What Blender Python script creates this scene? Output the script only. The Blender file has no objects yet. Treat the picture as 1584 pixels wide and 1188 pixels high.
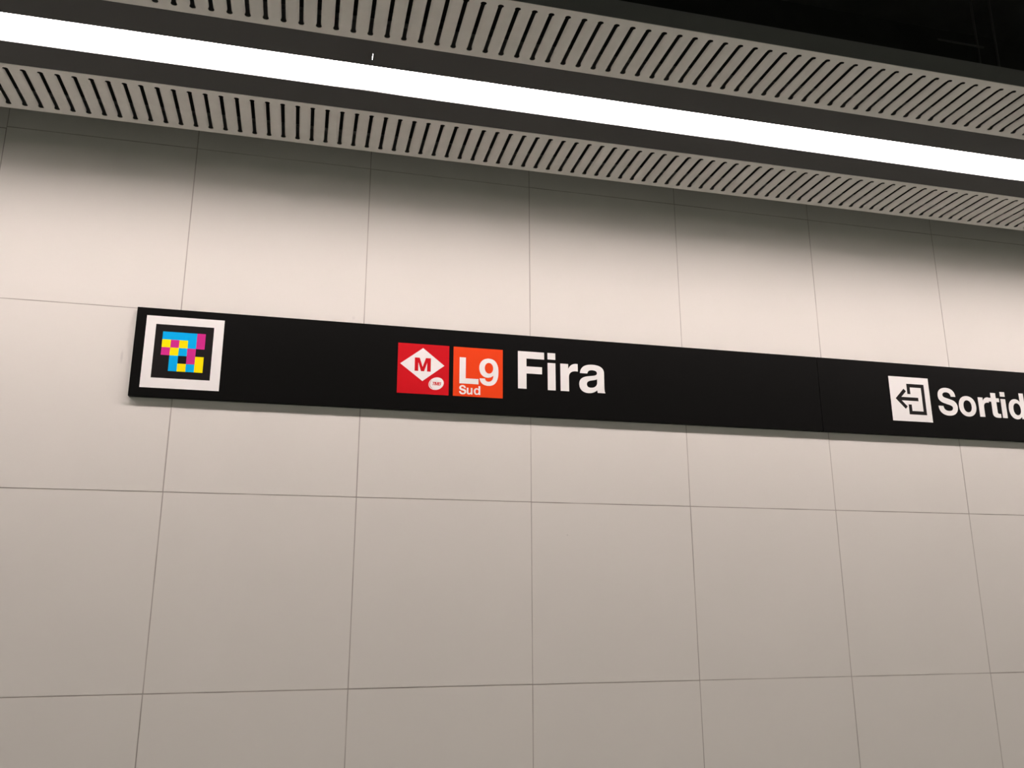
import bpy, bmesh, math, random
from mathutils import Matrix, Vector
random.seed(9)
S = bpy.context.scene
COL = S.collection

# ---------------------------------------------------------------- camera
cam_data = bpy.data.cameras.new('camera')
cam = bpy.data.objects.new('camera', cam_data)
COL.objects.link(cam)
cam_data.sensor_fit = 'HORIZONTAL'
cam_data.sensor_width = 36.0
cam_data.lens = 36.0 * 1315.551 / 1584.0
cam_data.clip_start = 0.05
RIGHT = Vector((0.97041061, -0.24145437, -0.00174225))
DOWN = Vector((0.05853177, 0.24222853, -0.96845205))
FWD = Vector((0.234259, 0.93969417, 0.24919389))
cam.matrix_world = Matrix((
    (RIGHT.x, -DOWN.x, -FWD.x, 0.41889),
    (RIGHT.y, -DOWN.y, -FWD.y, -2.85899),
    (RIGHT.z, -DOWN.z, -FWD.z, 1.60101),
    (0, 0, 0, 1)))
S.camera = cam

# ---------------------------------------------------------------- world, exposure
LAMP_POWER = 30.5
LAMP_COLOUR = (1.0, 0.875, 0.84)
w = bpy.data.worlds.new('world')
S.world = w
w.use_nodes = True
w.node_tree.nodes['Background'].inputs[0].default_value = (0.8, 0.9, 1.0, 1)
w.node_tree.nodes['Background'].inputs[1].default_value = 0.0
S.view_settings.view_transform = 'Standard'
S.view_settings.look = 'None'
S.view_settings.gamma = 1.0
S.view_settings.use_curve_mapping = False
S.view_settings.exposure = 0.0

# ---------------------------------------------------------------- materials
def mat(name, col, rough=0.6, metal=0.0, spec=0.5, var=0.0, scale=3.0, bump=0.0, bscale=200.0):
    m = bpy.data.materials.new(name)
    m.use_nodes = True
    nt = m.node_tree
    b = nt.nodes['Principled BSDF']
    b.inputs['Base Color'].default_value = (*col, 1)
    b.inputs['Roughness'].default_value = rough
    b.inputs['Metallic'].default_value = metal
    b.inputs['Specular IOR Level'].default_value = spec
    tc = nt.nodes.new('ShaderNodeTexCoord')
    if var > 0:
        n = nt.nodes.new('ShaderNodeTexNoise')
        n.inputs['Scale'].default_value = scale
        n.inputs['Detail'].default_value = 3
        nt.links.new(tc.outputs['Object'], n.inputs['Vector'])
        r = nt.nodes.new('ShaderNodeValToRGB')
        r.color_ramp.elements[0].position = 0.3
        r.color_ramp.elements[1].position = 0.7
        r.color_ramp.elements[0].color = (*[c * (1 - var) for c in col], 1)
        r.color_ramp.elements[1].color = (*[min(1, c * (1 + var)) for c in col], 1)
        nt.links.new(n.outputs['Fac'], r.inputs['Fac'])
        nt.links.new(r.outputs['Color'], b.inputs['Base Color'])
    if bump > 0:
        n2 = nt.nodes.new('ShaderNodeTexNoise')
        n2.inputs['Scale'].default_value = bscale
        nt.links.new(tc.outputs['Object'], n2.inputs['Vector'])
        bp = nt.nodes.new('ShaderNodeBump')
        bp.inputs['Strength'].default_value = bump
        bp.inputs['Distance'].default_value = 0.001
        nt.links.new(n2.outputs['Fac'], bp.inputs['Height'])
        nt.links.new(bp.outputs['Normal'], b.inputs['Normal'])
    return m

def wall_material():
    m = mat('off_white_wall_panel', (0.70, 0.672, 0.632), rough=0.55, spec=0.25, var=0.012, scale=2.2)
    nt = m.node_tree
    b = nt.nodes['Principled BSDF']
    src = b.inputs['Base Color'].links[0].from_socket
    tc = [n for n in nt.nodes if n.type == 'TEX_COORD'][0]
    # scuff marks: (x, z, half width, half height, darkness)
    for (x, z, hw, hh, k) in ((-0.165, 2.372, 0.006, 0.030, 0.22), (0.564, 2.562, 0.008, 0.010, 0.12),
                              (1.329, 1.829, 0.0035, 0.0035, 0.35)):
        mp = nt.nodes.new('ShaderNodeMapping')
        mp.vector_type = 'POINT'
        mp.inputs['Location'].default_value = (-x / hw, 0, -z / hh)
        mp.inputs['Scale'].default_value = (1 / hw, 0, 1 / hh)
        nt.links.new(tc.outputs['Object'], mp.inputs['Vector'])
        ln = nt.nodes.new('ShaderNodeVectorMath')
        ln.operation = 'LENGTH'
        nt.links.new(mp.outputs['Vector'], ln.inputs[0])
        mr = nt.nodes.new('ShaderNodeMapRange')
        mr.interpolation_type = 'SMOOTHSTEP'
        mr.inputs['From Min'].default_value = 0.2
        mr.inputs['From Max'].default_value = 1.0
        mr.inputs['To Min'].default_value = k
        mr.inputs['To Max'].default_value = 0.0
        nt.links.new(ln.outputs['Value'], mr.inputs['Value'])
        mx = nt.nodes.new('ShaderNodeMix')
        mx.data_type = 'RGBA'
        mx.inputs['B'].default_value = (0.25, 0.23, 0.24, 1)
        nt.links.new(mr.outputs['Result'], mx.inputs['Factor'])
        nt.links.new(src, mx.inputs['A'])
        src = mx.outputs['Result']
    nt.links.new(src, b.inputs['Base Color'])
    return m

M_WALL = wall_material()
M_JOINT = mat('grey_joint', (0.42, 0.385, 0.355), rough=0.9, var=0.25, scale=6)
M_CONCRETE = mat('black_painted_concrete', (0.018, 0.017, 0.016), rough=0.9, var=0.5, scale=4)
M_FLOOR = mat('speckled_floor', (0.30, 0.335, 0.295), rough=0.5, var=0.15, scale=60)
M_PANEL = mat('light_grey_metal', (0.63, 0.615, 0.585), rough=0.5, spec=0.4, var=0.03, scale=25)
M_RAIL = mat('dark_grey_metal', (0.17, 0.17, 0.165), rough=0.55)
M_HOUSING = mat('charcoal_metal', (0.06, 0.061, 0.06), rough=0.6, spec=0.15)
M_REFLECT = mat('white_reflector', (0.8, 0.8, 0.8), rough=0.5)
M_SIGN = mat('black_sign_metal', (0.0038, 0.0038, 0.0036), rough=0.45, spec=0.06, bump=0.05)
M_WHITE = mat('white_vinyl', (0.82, 0.80, 0.79), rough=0.5, spec=0.2)
M_RED = mat('red_vinyl', (0.56, 0.004, 0.010), rough=0.5, spec=0.12)
M_ORANGE = mat('orange_vinyl', (0.76, 0.052, 0.006), rough=0.5, spec=0.12)
M_BLACK = mat('black_vinyl', (0.010, 0.0085, 0.0085), rough=0.5, spec=0.10)
M_CYAN = mat('cyan_vinyl', (0.0, 0.40, 0.80), rough=0.5, spec=0.08)
M_PINK = mat('magenta_vinyl', (0.58, 0.024, 0.24), rough=0.5, spec=0.1)
M_YELLOW = mat('yellow_vinyl', (0.93, 0.75, 0.0), rough=0.5, spec=0.08)
M_STEEL = mat('galvanised_steel', (0.07, 0.065, 0.065), rough=0.6, metal=0.2)

def lamp_material():
    m = bpy.data.materials.new('lit_diffuser')
    m.use_nodes = True
    nt = m.node_tree
    nt.nodes.clear()
    o = nt.nodes.new('ShaderNodeOutputMaterial')
    e = nt.nodes.new('ShaderNodeEmission')
    e.inputs['Color'].default_value = (*LAMP_COLOUR, 1)
    e.inputs['Strength'].default_value = LAMP_POWER
    nt.links.new(e.outputs[0], o.inputs['Surface'])
    return m
M_LAMP = lamp_material()

# ---------------------------------------------------------------- helpers
def link(name, bm, mats, parent=None, loc=None):
    me = bpy.data.meshes.new(name)
    bm.normal_update()
    bm.to_mesh(me)
    bm.free()
    for m in (mats if isinstance(mats, (list, tuple)) else [mats]):
        me.materials.append(m)
    o = bpy.data.objects.new(name, me)
    COL.objects.link(o)
    if parent is not None:
        o.parent = parent
    if loc is not None:
        o.location = loc
    return o

def empty(name, loc, label, cat, group=None):
    o = bpy.data.objects.new(name, None)
    o.empty_display_size = 0.1
    COL.objects.link(o)
    o.location = loc
    tag(o, label, cat, group)
    return o

def tag(o, label=None, cat=None, group=None, kind=None):
    if label: o['label'] = label
    if cat: o['category'] = cat
    if group: o['group'] = group
    if kind: o['kind'] = kind
    return o

def box(bm, x0, x1, y0, y1, z0, z1, mi=0, bevel=0.0):
    r = bmesh.ops.create_cube(bm, size=1.0)
    vs = r['verts']
    bmesh.ops.scale(bm, vec=(x1 - x0, y1 - y0, z1 - z0), verts=vs)
    bmesh.ops.translate(bm, vec=((x0 + x1) / 2, (y0 + y1) / 2, (z0 + z1) / 2), verts=vs)
    fs = list({f for v in vs for f in v.link_faces})
    for f in fs: f.material_index = mi
    if bevel > 0:
        es = list({e for v in vs for e in v.link_edges})
        rb = bmesh.ops.bevel(bm, geom=es, offset=bevel, segments=2, affect='EDGES', profile=0.5)
        for f in rb['faces']: f.material_index = mi

def tube(bm, a, b, r, n=10):
    a, b = Vector(a), Vector(b)
    d = b - a
    q = d.to_track_quat('Z', 'Y').to_matrix().to_4x4()
    bmesh.ops.create_cone(bm, cap_ends=True, segments=n, radius1=r, radius2=r, depth=d.length,
                          matrix=Matrix.Translation((a + b) / 2) @ q)

# ---------------------------------------------------------------- the wall
T = 0.6            # square panels of 60 cm
Z0 = 1.34          # height of one of the horizontal joints
ZTOP = 3.235
XL, XR = -5.0, 9.0
YB = -5.35         # the opposite wall

bm = bmesh.new()
g = 0.0016
for j in range(-3, 4):
    z0, z1 = Z0 + j * T, Z0 + (j + 1) * T
    z0 = max(z0, 0.0); z1 = min(z1, ZTOP)
    for i in range(-9, 16):
        x0 = i * T
        jx, jz = random.uniform(-.0005, .0005), random.uniform(-.0005, .0005)
        dy = random.uniform(0, .0004)
        lo = {3: -0.006, 2: -0.002}.get(j, 0) if i <= -2 else 0      # the joints step down a little at the left
        hi = {2: -0.006, 1: -0.002}.get(j, 0) if i <= -2 else 0
        box(bm, x0 + g + jx, x0 + T - g + jx, dy, 0.010, z0 + lo + g + jz, z1 + hi - g + jz, 0)
bmesh.ops.delete(bm, geom=[f for f in bm.faces if f.normal.y > 0.9], context='FACES')
box(bm, -9 * T, 16 * T, 0.0010, 0.12, 0, ZTOP - .002, 1)
tag(link('wall_back', bm, [M_WALL, M_JOINT]), kind='structure')

bm = bmesh.new(); box(bm, -9 * T, 16 * T, 0.0, 0.12, ZTOP, 4.2)
tag(link('wall_upper', bm, M_CONCRETE), kind='structure')
bm = bmesh.new(); box(bm, -9 * T, 16 * T, YB - .12, 0.12, -0.1, 0)
tag(link('floor', bm, M_FLOOR), kind='structure')
bm = bmesh.new(); box(bm, -9 * T, 16 * T, YB - .12, 0.12, 4.2, 4.35)
tag(link('ceiling', bm, M_CONCRETE), kind='structure')
M_WALL2 = mat('plain_wall', (0.29, 0.33, 0.29), rough=0.7)
bm = bmesh.new(); box(bm, -9 * T, 16 * T, YB - .12, YB, 0, 3.2)
tag(link('wall_front', bm, M_WALL2), kind='structure')
bm = bmesh.new(); box(bm, -9 * T - .12, -9 * T, YB, 0, 0, 3.2)
tag(link('wall_left', bm, M_WALL2), kind='structure')
bm = bmesh.new(); box(bm, 16 * T, 16 * T + .12, YB, 0, 0, 3.2)
tag(link('wall_right', bm, M_WALL2), kind='structure')

# ---------------------------------------------------------------- slotted ceiling panels
P = 0.04596        # slot pitch
ZP = 3.1099        # height of the suspended ceiling
Y0 = -2.85899
def Y(v): return Y0 + v * P

END = [(-.15, 0.0), (-.146, .055), (-.13, .100), (-.095, .140), (-.045, .168), (.0, .178), (.04, .172),
       (.08, .152), (.12, .132), (.17, .121), (.26, .118), (.42, .117)]
COLS = [0.0, 0.05, 0.13, 0.25, 0.42, 0.58, 0.75, 0.87, 0.95, 1.0]

def slotted_sheet(xs, n, ya, yb, sa, sb):
    """flat strip from ya to yb with n slots; slot ends centred on sa and sb (all metres)"""
    bm = bmesh.new()
    rows = [(sa + t * P, e * P, 0.0 if t < .05 else min(1, (t - .05) / .16)) for t, e in END]
    rows += [(sb - t * P, e * P, 0.0 if t < .05 else min(1, (t - .05) / .16)) for t, e in reversed(END)]
    lip, lw = 0.0042, 0.0062
    for k in range(n):
        c0, c1 = xs + k * P, xs + (k + 1) * P
        grid = []
        def vrow(y, e, s):
            L, R_ = c0 + e, c1 - e
            out = []
            for c in COLS:
                x = L + (R_ - L) * c
                dd = min(x - L, R_ - x)
                q = max(0.0, 1 - dd / lw)
                out.append(bm.verts.new((x, y, lip * s * q * q)))
            return out
        grid.append(vrow(ya, 0, 0))
        for (y, e, s) in rows: grid.append(vrow(y, e, s))
        grid.append(vrow(yb, 0, 0))
        for a, b in zip(grid, grid[1:]):
            for i in range(len(COLS) - 1):
                f = bm.faces.new((a[i], b[i], b[i + 1], a[i + 1]))
                f.smooth = True
    bmesh.ops.remove_doubles(bm, verts=bm.verts, dist=1e-5)
    return bm

def panel_strip(k0, k1, x_ref, va, vb, sa, sb, label, dy=0.0, group=None):
    xs = x_ref + k0 * P
    ya, yb = Y(va) + dy, Y(vb) + dy
    t = empty('slotted_ceiling_panel', (0, 0, ZP), label, 'ceiling panel', group)
    bm = slotted_sheet(xs, k1 - k0, ya, yb, Y(sa) + dy, Y(sb) + dy)
    o = link('slotted_sheet', bm, M_PANEL, t)
    md = o.modifiers.new('thickness', 'SOLIDIFY')
    md.thickness = 0.0012
    es = o.modifiers.new('crisp_edges', 'EDGE_SPLIT')
    es.split_angle = math.radians(40)
    md.offset = 1.0 if o.data.polygons[0].normal.z > 0 else -1.0
    xe = xs + (k1 - k0) * P
    for (y, sgn) in ((ya, 1), (yb, -1)):
        b2 = bmesh.new()
        box(b2, xs, xe, min(y, y + sgn * .0015), max(y, y + sgn * .0015), 0.0013, 0.058)
        box(b2, xs, xe, min(y + sgn * .0015, y + sgn * .02), max(y + sgn * .0015, y + sgn * .02), 0.0565, 0.058)
        link('side_rail', b2, M_RAIL, t)
    return t

X1, X2 = -0.4865, 0.7616
K = int(5.0 / P)
panel_strip(-90, 190, X1, 52.95, 58.33, 53.54, 57.72,
            'pale grey slotted metal ceiling strip between the light line and the tiled wall')
panel_strip(-117, 163, X2, 39.76, 45.22, 40.38, 44.60,
            'pale grey slotted metal ceiling strip on the dark void side of the light line')

# ---------------------------------------------------------------- line of ceiling lights
LL = 1.2212
XJ = 0.5462        # a joint between two lights

def make_light(notch=False):
    t = empty('linear_ceiling_light', (0, 0, ZP), 'x', 'ceiling light')
    ya, yb = Y(45.25), Y(52.92)
    la, lb = Y(47.72), Y(50.52)
    gp = 0.0
    h = 0.100
    # housing : dark outside, white inside, with two bottom flanges
    bm = bmesh.new()
    box(bm, gp, LL - gp, ya, ya + .0015, 0.0002, h, 0)
    box(bm, gp, LL - gp, yb - .0015, yb, 0.0002, h, 0)
    box(bm, gp, LL - gp, ya + .0015, yb - .0015, h - .0015, h, 0)
    box(bm, gp + .0, LL - gp, ya + .0016, yb - .0016, h - .004, h - .0017, 1)
    box(bm, gp, LL - gp, lb, yb - .0015, 0.0002, 0.0016, 0)
    ny0, ny1 = -0.7235, -0.6930
    box(bm, gp, LL - gp, ya + .0015, ny0, 0.0002, 0.0016, 0)
    box(bm, .0010 if notch else gp, LL - gp, ny0, ny1, 0.0002, 0.0016, 0)
    box(bm, gp, LL - gp, ny1, la, 0.0002, 0.0016, 0)
    link('housing', bm, [M_HOUSING, M_REFLECT], t)
    # white inner sides of the light slot; the diffuser plate lies on top of them
    rc = 0.021
    bm = bmesh.new()
    box(bm, .0006, LL - .0006, la - .0012, la, 0.0018, rc)
    n = 24
    xs = [.0006 + (LL - .0012) * (i / n) for i in range(n + 1)]
    def inset(x):
        d = min(x, LL - x)
        return 0.0034 * max(0.0, 1 - d / 0.13) ** 1.6
    lo = [[bm.verts.new((x, lb - inset(x) + dy, z)) for x in xs] for dy, z in ((0, .0018), (0, rc), (.0012, rc), (.0012, .0018))]
    for r0, r1 in ((lo[0], lo[1]), (lo[1], lo[2]), (lo[2], lo[3]), (lo[3], lo[0])):
        for i in range(n): bm.faces.new((r0[i], r0[i+1], r1[i+1], r1[i]))
    link('reflector', bm, M_REFLECT, t)
    bm = bmesh.new()
    box(bm, .0006, LL - .0006, la - .012, lb + .012, rc + .0002, rc + .0032)
    link('diffuser', bm, M_LAMP, t)
    return t

def copy_tree(o):
    c = o.copy(); COL.objects.link(c)
    for ch in o.children:
        d = ch.copy(); COL.objects.link(d); d.parent = c
    return c

light0 = make_light()
labels = {-1: 'white ceiling light at the left end of the glowing line, cut by the frame',
          0: 'middle ceiling light of the glowing line, between its two visible joints',
          1: 'ceiling light at the right end of the glowing line, above the exit sign'}
first = True
for k in range(-4, 7):
    o = light0 if first else (make_light(True) if k == 0 else copy_tree(light0))
    first = False
    o.location = (XJ + k * LL, 0, ZP)
    if k in labels:
        o['label'] = labels[k]; o['group'] = 'linear lights over the tiled wall'
    else:
        o['label'] = 'linear ceiling light further along the line, outside the photo'
        o['group'] = 'linear lights beyond the photo'
DY2 = -3.30
for k in range(-3, 6):
    o = copy_tree(light0)
    o.location = (XJ + k * LL, DY2, ZP)
    o['label'] = 'linear ceiling light of the second line behind the viewer'
    o['group'] = 'second line of ceiling lights behind the viewer'

# ---------------------------------------------------------------- things in the dark void above
def rod(x, y, label):
    bm = bmesh.new()
    tube(bm, (x, y, ZP + 0.1005), (x, y, 4.2), 0.004, 8)
    return tag(link('suspension_rod', bm, M_STEEL), label, 'rod', 'suspension rods above the ceiling lights')
rod(2.671, -0.70, 'thin steel rod hanging in the dark void, left of the two at top right')
rod(2.752, -0.70, 'thin steel rod hanging in the dark void, right of the two at top right')

bm = bmesh.new()
tube(bm, (2.497, -0.7065, 3.515), (2.69, -0.7065, 3.515), 0.0035, 8)
tag(link('cross_bar', bm, M_STEEL), 'short thin steel bar crossing the left rod in the dark void', 'bar')

# ---------------------------------------------------------------- lettering
def bez(p0, p1, p2, p3, n=10):
    out = []
    for i in range(1, n + 1):
        t = i / n; u = 1 - t
        out.append((u**3*p0[0] + 3*u*u*t*p1[0] + 3*u*t*t*p2[0] + t**3*p3[0],
                    u**3*p0[1] + 3*u*u*t*p1[1] + 3*u*t*t*p2[1] + t**3*p3[1]))
    return out

def path(s):
    """tiny path reader: M x y, L x y, C x1 y1 x2 y2 x y, Z"""
    tk = s.split(); i = 0; loops = []; cur = []
    while i < len(tk):
        c = tk[i]; i += 1
        if c == 'M': cur = [(float(tk[i]), float(tk[i+1]))]; i += 2
        elif c == 'L': cur.append((float(tk[i]), float(tk[i+1]))); i += 2
        elif c == 'C':
            v = [float(q) for q in tk[i:i+6]]; i += 6
            cur += bez(cur[-1], v[0:2], v[2:4], v[4:6])
        elif c == 'Z':
            if abs(cur[0][0]-cur[-1][0]) + abs(cur[0][1]-cur[-1][1]) < 1e-6: cur.pop()
            loops.append(cur)
    return loops

def oval(x0, x1, y0, y1, k=0.60):
    cx, cy, a, b = (x0+x1)/2, (y0+y1)/2, (x1-x0)/2, (y1-y0)/2
    return path(f'M {cx} {y1} C {cx+k*a} {y1} {x1} {cy+k*b} {x1} {cy} C {x1} {cy-k*b} {cx+k*a} {y0} {cx} {y0} '
                f'C {cx-k*a} {y0} {x0} {cy-k*b} {x0} {cy} C {x0} {cy+k*b} {cx-k*a} {y1} {cx} {y1} Z')

G = {
 'F': path('M 0 0 L 0 718 L 514 718 L 514 583 L 165 583 L 165 430 L 470 430 L 470 295 L 165 295 L 165 0 Z'),
 'i': path('M 0 0 L 0 524 L 145 524 L 145 0 Z M 0 592 L 0 718 L 145 718 L 145 592 Z'),
 'r': path('M 64 0 L 64 532 L 203 532 L 203 437 C 232 510 285 546 350 546 L 373 543 L 373 397 '
           'C 362 399 350 400 340 400 C 255 400 213 355 213 270 L 213 0 Z'),
 'a': path('M 527 0 L 383 0 C 376 12 372 30 372 52 C 325 5 270 -14 205 -14 C 95 -14 29 50 29 150 '
           'C 29 240 80 292 190 312 C 240 321 300 326 335 338 C 362 348 374 360 374 384 C 374 420 340 438 280 438 '
           'C 228 438 198 418 188 368 L 46 368 C 55 480 135 546 285 546 C 430 546 510 495 510 395 L 510 110 '
           'C 510 60 513 28 527 0 Z '
           'M 374 266 C 350 252 315 244 270 236 C 200 224 174 198 174 155 C 174 116 202 92 250 92 '
           'C 325 92 374 135 374 205 Z'),
 'S': path('M 190 235 L 39 235 C 44 70 155 -19 338 -19 C 518 -19 629 72 629 218 C 629 320 570 388 455 417 '
           'L 290 460 C 225 477 200 498 200 534 C 200 585 245 614 320 614 C 400 614 445 575 452 503 L 598 503 '
           'C 594 650 490 737 326 737 C 160 737 54 650 54 510 C 54 405 110 345 235 312 L 385 272 '
           'C 455 254 480 235 480 198 C 480 140 430 106 345 106 C 250 106 198 150 190 235 Z'),
 'o': oval(34, 578, -14, 546) + oval(177, 435, 100, 432),
 't': path('M 85 672 L 225 672 L 225 532 L 309 532 L 309 428 L 225 428 L 225 155 C 225 112 240 100 285 100 '
           'L 309 102 L 309 -2 C 290 -6 265 -8 235 -8 C 130 -8 85 34 85 115 L 85 428 L 10 428 L 10 532 L 85 532 Z'),
 'd': path('M 551 718 L 411 718 L 411 468 C 375 520 325 546 265 546 C 125 546 35 430 35 265 '
           'C 35 100 125 -14 262 -14 C 330 -14 380 12 418 65 L 418 0 L 551 0 Z') + oval(178, 414, 98, 434),
 'u': path('M 66 532 L 206 532 L 206 205 C 206 138 232 105 285 105 C 350 105 400 150 405 235 L 405 532 L 545 532 '
           'L 545 0 L 411 0 L 411 70 C 375 12 320 -14 255 -14 C 130 -14 66 55 66 185 Z'),
 'L': path('M 0 0 L 0 718 L 165 718 L 165 145 L 507 145 L 507 0 Z'),
 '9': path('M 42 170 L 178 170 C 188 116 220 92 264 92 C 342 92 386 150 392 262 C 352 218 300 196 242 196 '
           'C 115 200 30 300 30 450 C 30 605 130 710 275 710 C 435 710 523 590 523 365 C 523 110 430 -19 265 -19 '
           'C 135 -19 50 50 42 170 Z') + oval(170, 386, 308, 596, .57),
 'M': path('M 0 0 L 0 718 L 250 718 L 405 235 L 565 718 L 820 718 L 820 0 L 635 0 L 635 465 L 485 0 L 325 0 L 185 465 L 185 0 Z'),
 'T': path('M 225 0 L 225 590 L 14 590 L 14 718 L 598 718 L 598 590 L 380 590 L 380 0 Z'),
 'B': path('M 76 0 L 76 718 L 430 718 C 560 718 630 650 630 545 C 630 460 590 400 520 375 '
           'C 610 355 669 290 669 195 C 669 75 590 0 440 0 Z M 220 425 L 220 595 L 400 595 C 455 595 480 565 480 510 '
           'C 480 455 455 425 400 425 Z M 220 123 L 220 310 L 410 310 C 480 310 515 280 515 217 C 515 155 480 123 410 123 Z'),
}
YS = -0.0198       # front face of the signs

def flat_mesh(loops, y_front, thick):
    """filled outlines in the XZ plane, given real thickness"""
    cu = bpy.data.curves.new('outline', 'CURVE')
    cu.dimensions = '2D'; cu.fill_mode = 'BOTH'; cu.extrude = thick / 2
    for lp in loops:
        sp = cu.splines.new('POLY')
        sp.points.add(len(lp) - 1)
        for p_, (x, z) in zip(sp.points, lp): p_.co = (x, z, 0, 1)
        sp.use_cyclic_u = True
    ob = bpy.data.objects.new('outline', cu)
    COL.objects.link(ob)
    dg = bpy.context.evaluated_depsgraph_get()
    me = bpy.data.meshes.new_from_object(ob.evaluated_get(dg))
    bpy.data.objects.remove(ob); bpy.data.curves.remove(cu)
    # XY -> XZ, facing -Y
    me.transform(Matrix(((1, 0, 0, 0), (0, 0, -1, y_front + thick / 2), (0, 1, 0, 0), (0, 0, 0, 1))))
    return me

def add_outline(bm, loops, y_front, thick, mi=0):
    me = flat_mesh(loops, y_front, thick)
    n = len(bm.faces)
    bm.from_mesh(me)
    bm.faces.ensure_lookup_table()
    for f in bm.faces[n:]: f.material_index = mi
    bpy.data.meshes.remove(me)

def fit(ch, x0, x1, z0, z1):
    lp = G[ch]
    xs = [p[0] for l in lp for p in l]; zs = [p[1] for l in lp for p in l]
    a, b, c, d = min(xs), max(xs), min(zs), max(zs)
    return [[(x0 + (p[0]-a)/(b-a)*(x1-x0), z0 + (p[1]-c)/(d-c)*(z1-z0)) for p in l] for l in lp]

def word(name, items, m, parent, y_front=YS - .0004, thick=.0004, skew=0.0, zb=0.0):
    bm = bmesh.new()
    for (ch, x0, x1, z0, z1) in items:
        lp = fit(ch, x0, x1, z0, z1)
        if skew: lp = [[(x + (z - zb) * skew, z) for x, z in l] for l in lp]
        add_outline(bm, lp, y_front, thick)
    return link(name, bm, m, parent)

def rect(x0, x1, z0, z1): return [[(x0, z0), (x1, z0), (x1, z1), (x0, z1)]]

# ---------------------------------------------------------------- the signs
ZB, ZT = 2.2405, 2.5385
YW = -0.0002
def sign(name, x0, x1, label):
    t = empty(name, (0, 0, 0), label, 'sign', 'black sign boards on the tiled wall')
    bm = bmesh.new()
    box(bm, x0, x1, YS, YW, ZB, ZT, 0, bevel=.0015)
    link('sign_board', bm, M_SIGN, t)
    return t

t = sign('station_name_sign', -0.1306, 2.3641,
         'long black wall sign reading Fira with red and orange line badges')
# colour code label
bm = bmesh.new()
add_outline(bm, rect(-0.0990, 0.1422, 2.2702, 2.5118) + rect(-0.0686, 0.1113, 2.3036, 2.4844), YS - .0004, .0004)
o = link('code_label_border', bm, M_WHITE, t)
bm = bmesh.new()
add_outline(bm, rect(-0.0685, 0.1112, 2.3037, 2.4843), YS - .0003, .0003, 0)
cx0, cz1, cw, chh = -0.0452, 2.4602, 0.0264, 0.0264
# colour squares, rows from the top: c cyan, m magenta, y yellow, . empty
ROWS = ['ccccm', 'ymycm', 'mycm.', '.c.my', '.ycy?']
ROWS = ['ccccm', 'ymycm', 'mycm.', '.c.my', '.cycy']
mi = {'c': 1, 'm': 2, 'y': 3}
for r_, row in enumerate(ROWS):
    for c_, q in enumerate(row):
        if q in mi:
            box(bm, cx0 + c_*cw, cx0 + (c_+1)*cw, YS - .0006, YS - .0004, cz1 - (r_+1)*chh, cz1 - r_*chh, mi[q])
tag(link('code_label_pattern', bm, [M_BLACK, M_CYAN, M_PINK, M_YELLOW], t),
    'black square with cyan, magenta and yellow code squares')
# metro badge
bm = bmesh.new(); add_outline(bm, rect(0.7196, 0.8993, 2.2990, 2.4780), YS - .0004, .0004)
b = link('metro_badge', bm, M_RED, t); tag(b, 'red square badge')
bm = bmesh.new(); add_outline(bm, [[(0.8068, 2.3452), (0.8828, 2.4046), (0.8068, 2.4640), (0.7284, 2.4040)]], YS - .0007, .0003)
tag(link('diamond', bm, M_WHITE, b), 'white diamond')
o = word('lettering', [('M', .7786, .8350, 2.3802, 2.4284)], M_RED, b, YS - .0009, .0002)
tag(o, 'red letter M in the white diamond')
ov = []
cx, cz, ra, rb, an = .8552, 2.3386, .0272, .0216, math.radians(24)
for k in range(48):
    a = 2*math.pi*k/48
    u, v = ra*math.cos(a), rb*math.sin(a)
    ov.append((cx + u*math.cos(an) - v*math.sin(an), cz + u*math.sin(an) + v*math.cos(an)))
bm = bmesh.new(); add_outline(bm, [ov], YS - .0007, .0003)
tag(link('oval_emblem', bm, M_WHITE, b), 'small white tilted oval')
arc = []
for sgn, ks in ((1.0, range(0, 15)), (0.0, range(14, -1, -1))):
    for k in ks:
        a = math.radians(118 + k * 7)
        f = (0.90 if sgn else 0.86) - (0.03 * math.sin(math.pi * k / 14) if not sgn else 0)
        u, v = ra*f*math.cos(a), rb*f*math.sin(a)
        arc.append((cx + u*math.cos(an) - v*math.sin(an), cz + u*math.sin(an) + v*math.cos(an)))
bm = bmesh.new(); add_outline(bm, [arc], YS - .0009, .0002)
zb = 2.3325
for (ch, x0, x1) in (('T', .8395, .8487), ('M', .8478, .8606), ('B', .8612, .8702)):
    lp = [[(x + (z - zb)*.30, z) for x, z in l] for l in fit(ch, x0, x1, zb, zb + .0118)]
    add_outline(bm, lp, YS - .0009, .0002)
tag(link('lettering', bm, M_RED, b), 'tiny red slanted letters TMB in the oval')
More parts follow.
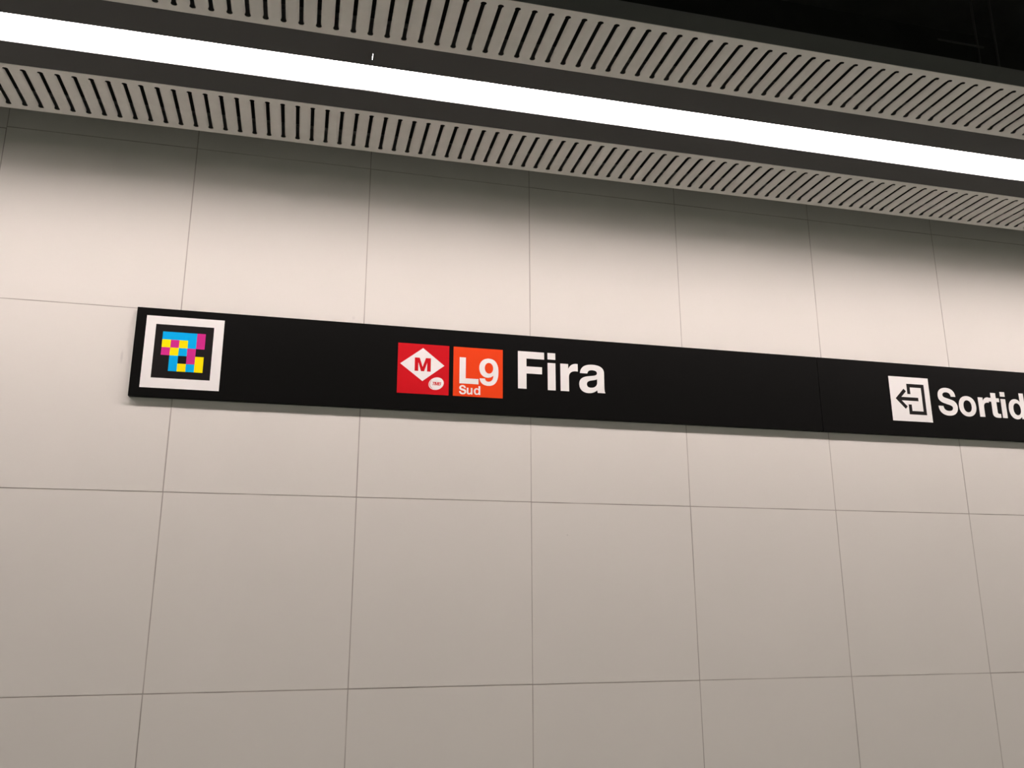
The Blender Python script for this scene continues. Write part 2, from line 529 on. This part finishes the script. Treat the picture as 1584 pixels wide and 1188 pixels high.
# line badge
bm = bmesh.new(); add_outline(bm, rect(0.9147, 1.0928, 2.2992, 2.4775), YS - .0004, .0004)
b = link('line_badge', bm, M_ORANGE, t); tag(b, 'orange square badge')
o = word('lettering', [('L', .9368, 1.0050, 2.3450, 2.4400), ('9', 1.0075, 1.0772, 2.3417, 2.4416)], M_WHITE, b, YS - .0007, .0003)
tag(o, 'white line number L9')
o = word('lettering', [('S', .9362, .9616, 2.3060, 2.3392), ('u', .9634, .9838, 2.3064, 2.3306), ('d', .9884, 1.0117, 2.3066, 2.3385)],
     M_WHITE, b, YS - .0007, .0003)
tag(o, 'small white word Sud')
o = word('lettering', [('F', 1.1487, 1.2464, 2.3396, 2.4779), ('i', 1.2592, 1.2886, 2.3396, 2.4782),
                   ('r', 1.3072, 1.3733, 2.3396, 2.4440), ('a', 1.3780, 1.4775, 2.3372, 2.4448)], M_WHITE, t)
tag(o, 'white station name Fira')

t = sign('exit_sign', 2.3662, 5.20, 'black wall sign reading Sortida with a white exit arrow square')
bm = bmesh.new(); add_outline(bm, rect(2.6845, 2.8694, 2.2994, 2.4818), YS - .0004, .0004)
b = link('exit_pictogram', bm, M_WHITE, t); tag(b, 'white square pictogram')
bm = bmesh.new()
x0, x1, z0, z1, th = 2.7645, 2.8455, 2.3278, 2.4540, .0145
add_outline(bm, [[(x0, 2.4114), (x0, z1), (x1, z1), (x1, z0), (x0, z0), (x0, 2.3688), (x0+th, 2.3688), (x0+th, z0+th),
                  (x1-th, z0+th), (x1-th, z1-th), (x0+th, z1-th), (x0+th, 2.4114)]], YS - .0006, .0002)
zc = 2.3909
xa, e = 2.7075, .0102
add_outline(bm, [[(xa, zc), (xa + .0415, zc + .0415), (xa + .0415 + e, zc + .0415 - e), (xa + .0275, zc + .0072), (2.8131, zc + .0072),
                  (2.8131, zc - .0072), (xa + .0275, zc - .0072), (xa + .0415 + e, zc - .0415 + e), (xa + .0415, zc - .0415)]], YS - .0006, .0002)
tag(link('arrow_symbol', bm, M_BLACK, b), 'black arrow leaving a black doorway outline')
o = word('lettering', [('S', 2.9056, 2.9970, 2.3322, 2.4478), ('o', 3.0040, 3.0874, 2.3330, 2.4186), ('r', 3.1008, 3.1530, 2.3354, 2.4190),
                   ('t', 3.1520, 3.2048, 2.3350, 2.4392), ('i', 3.2126, 3.2362, 2.3356, 2.4457),
                   ('d', 3.2484, 3.3296, 2.3334, 2.4452), ('a', 3.3430, 3.4200, 2.3334, 2.4190)], M_WHITE, t)
tag(o, 'white word Sortida')
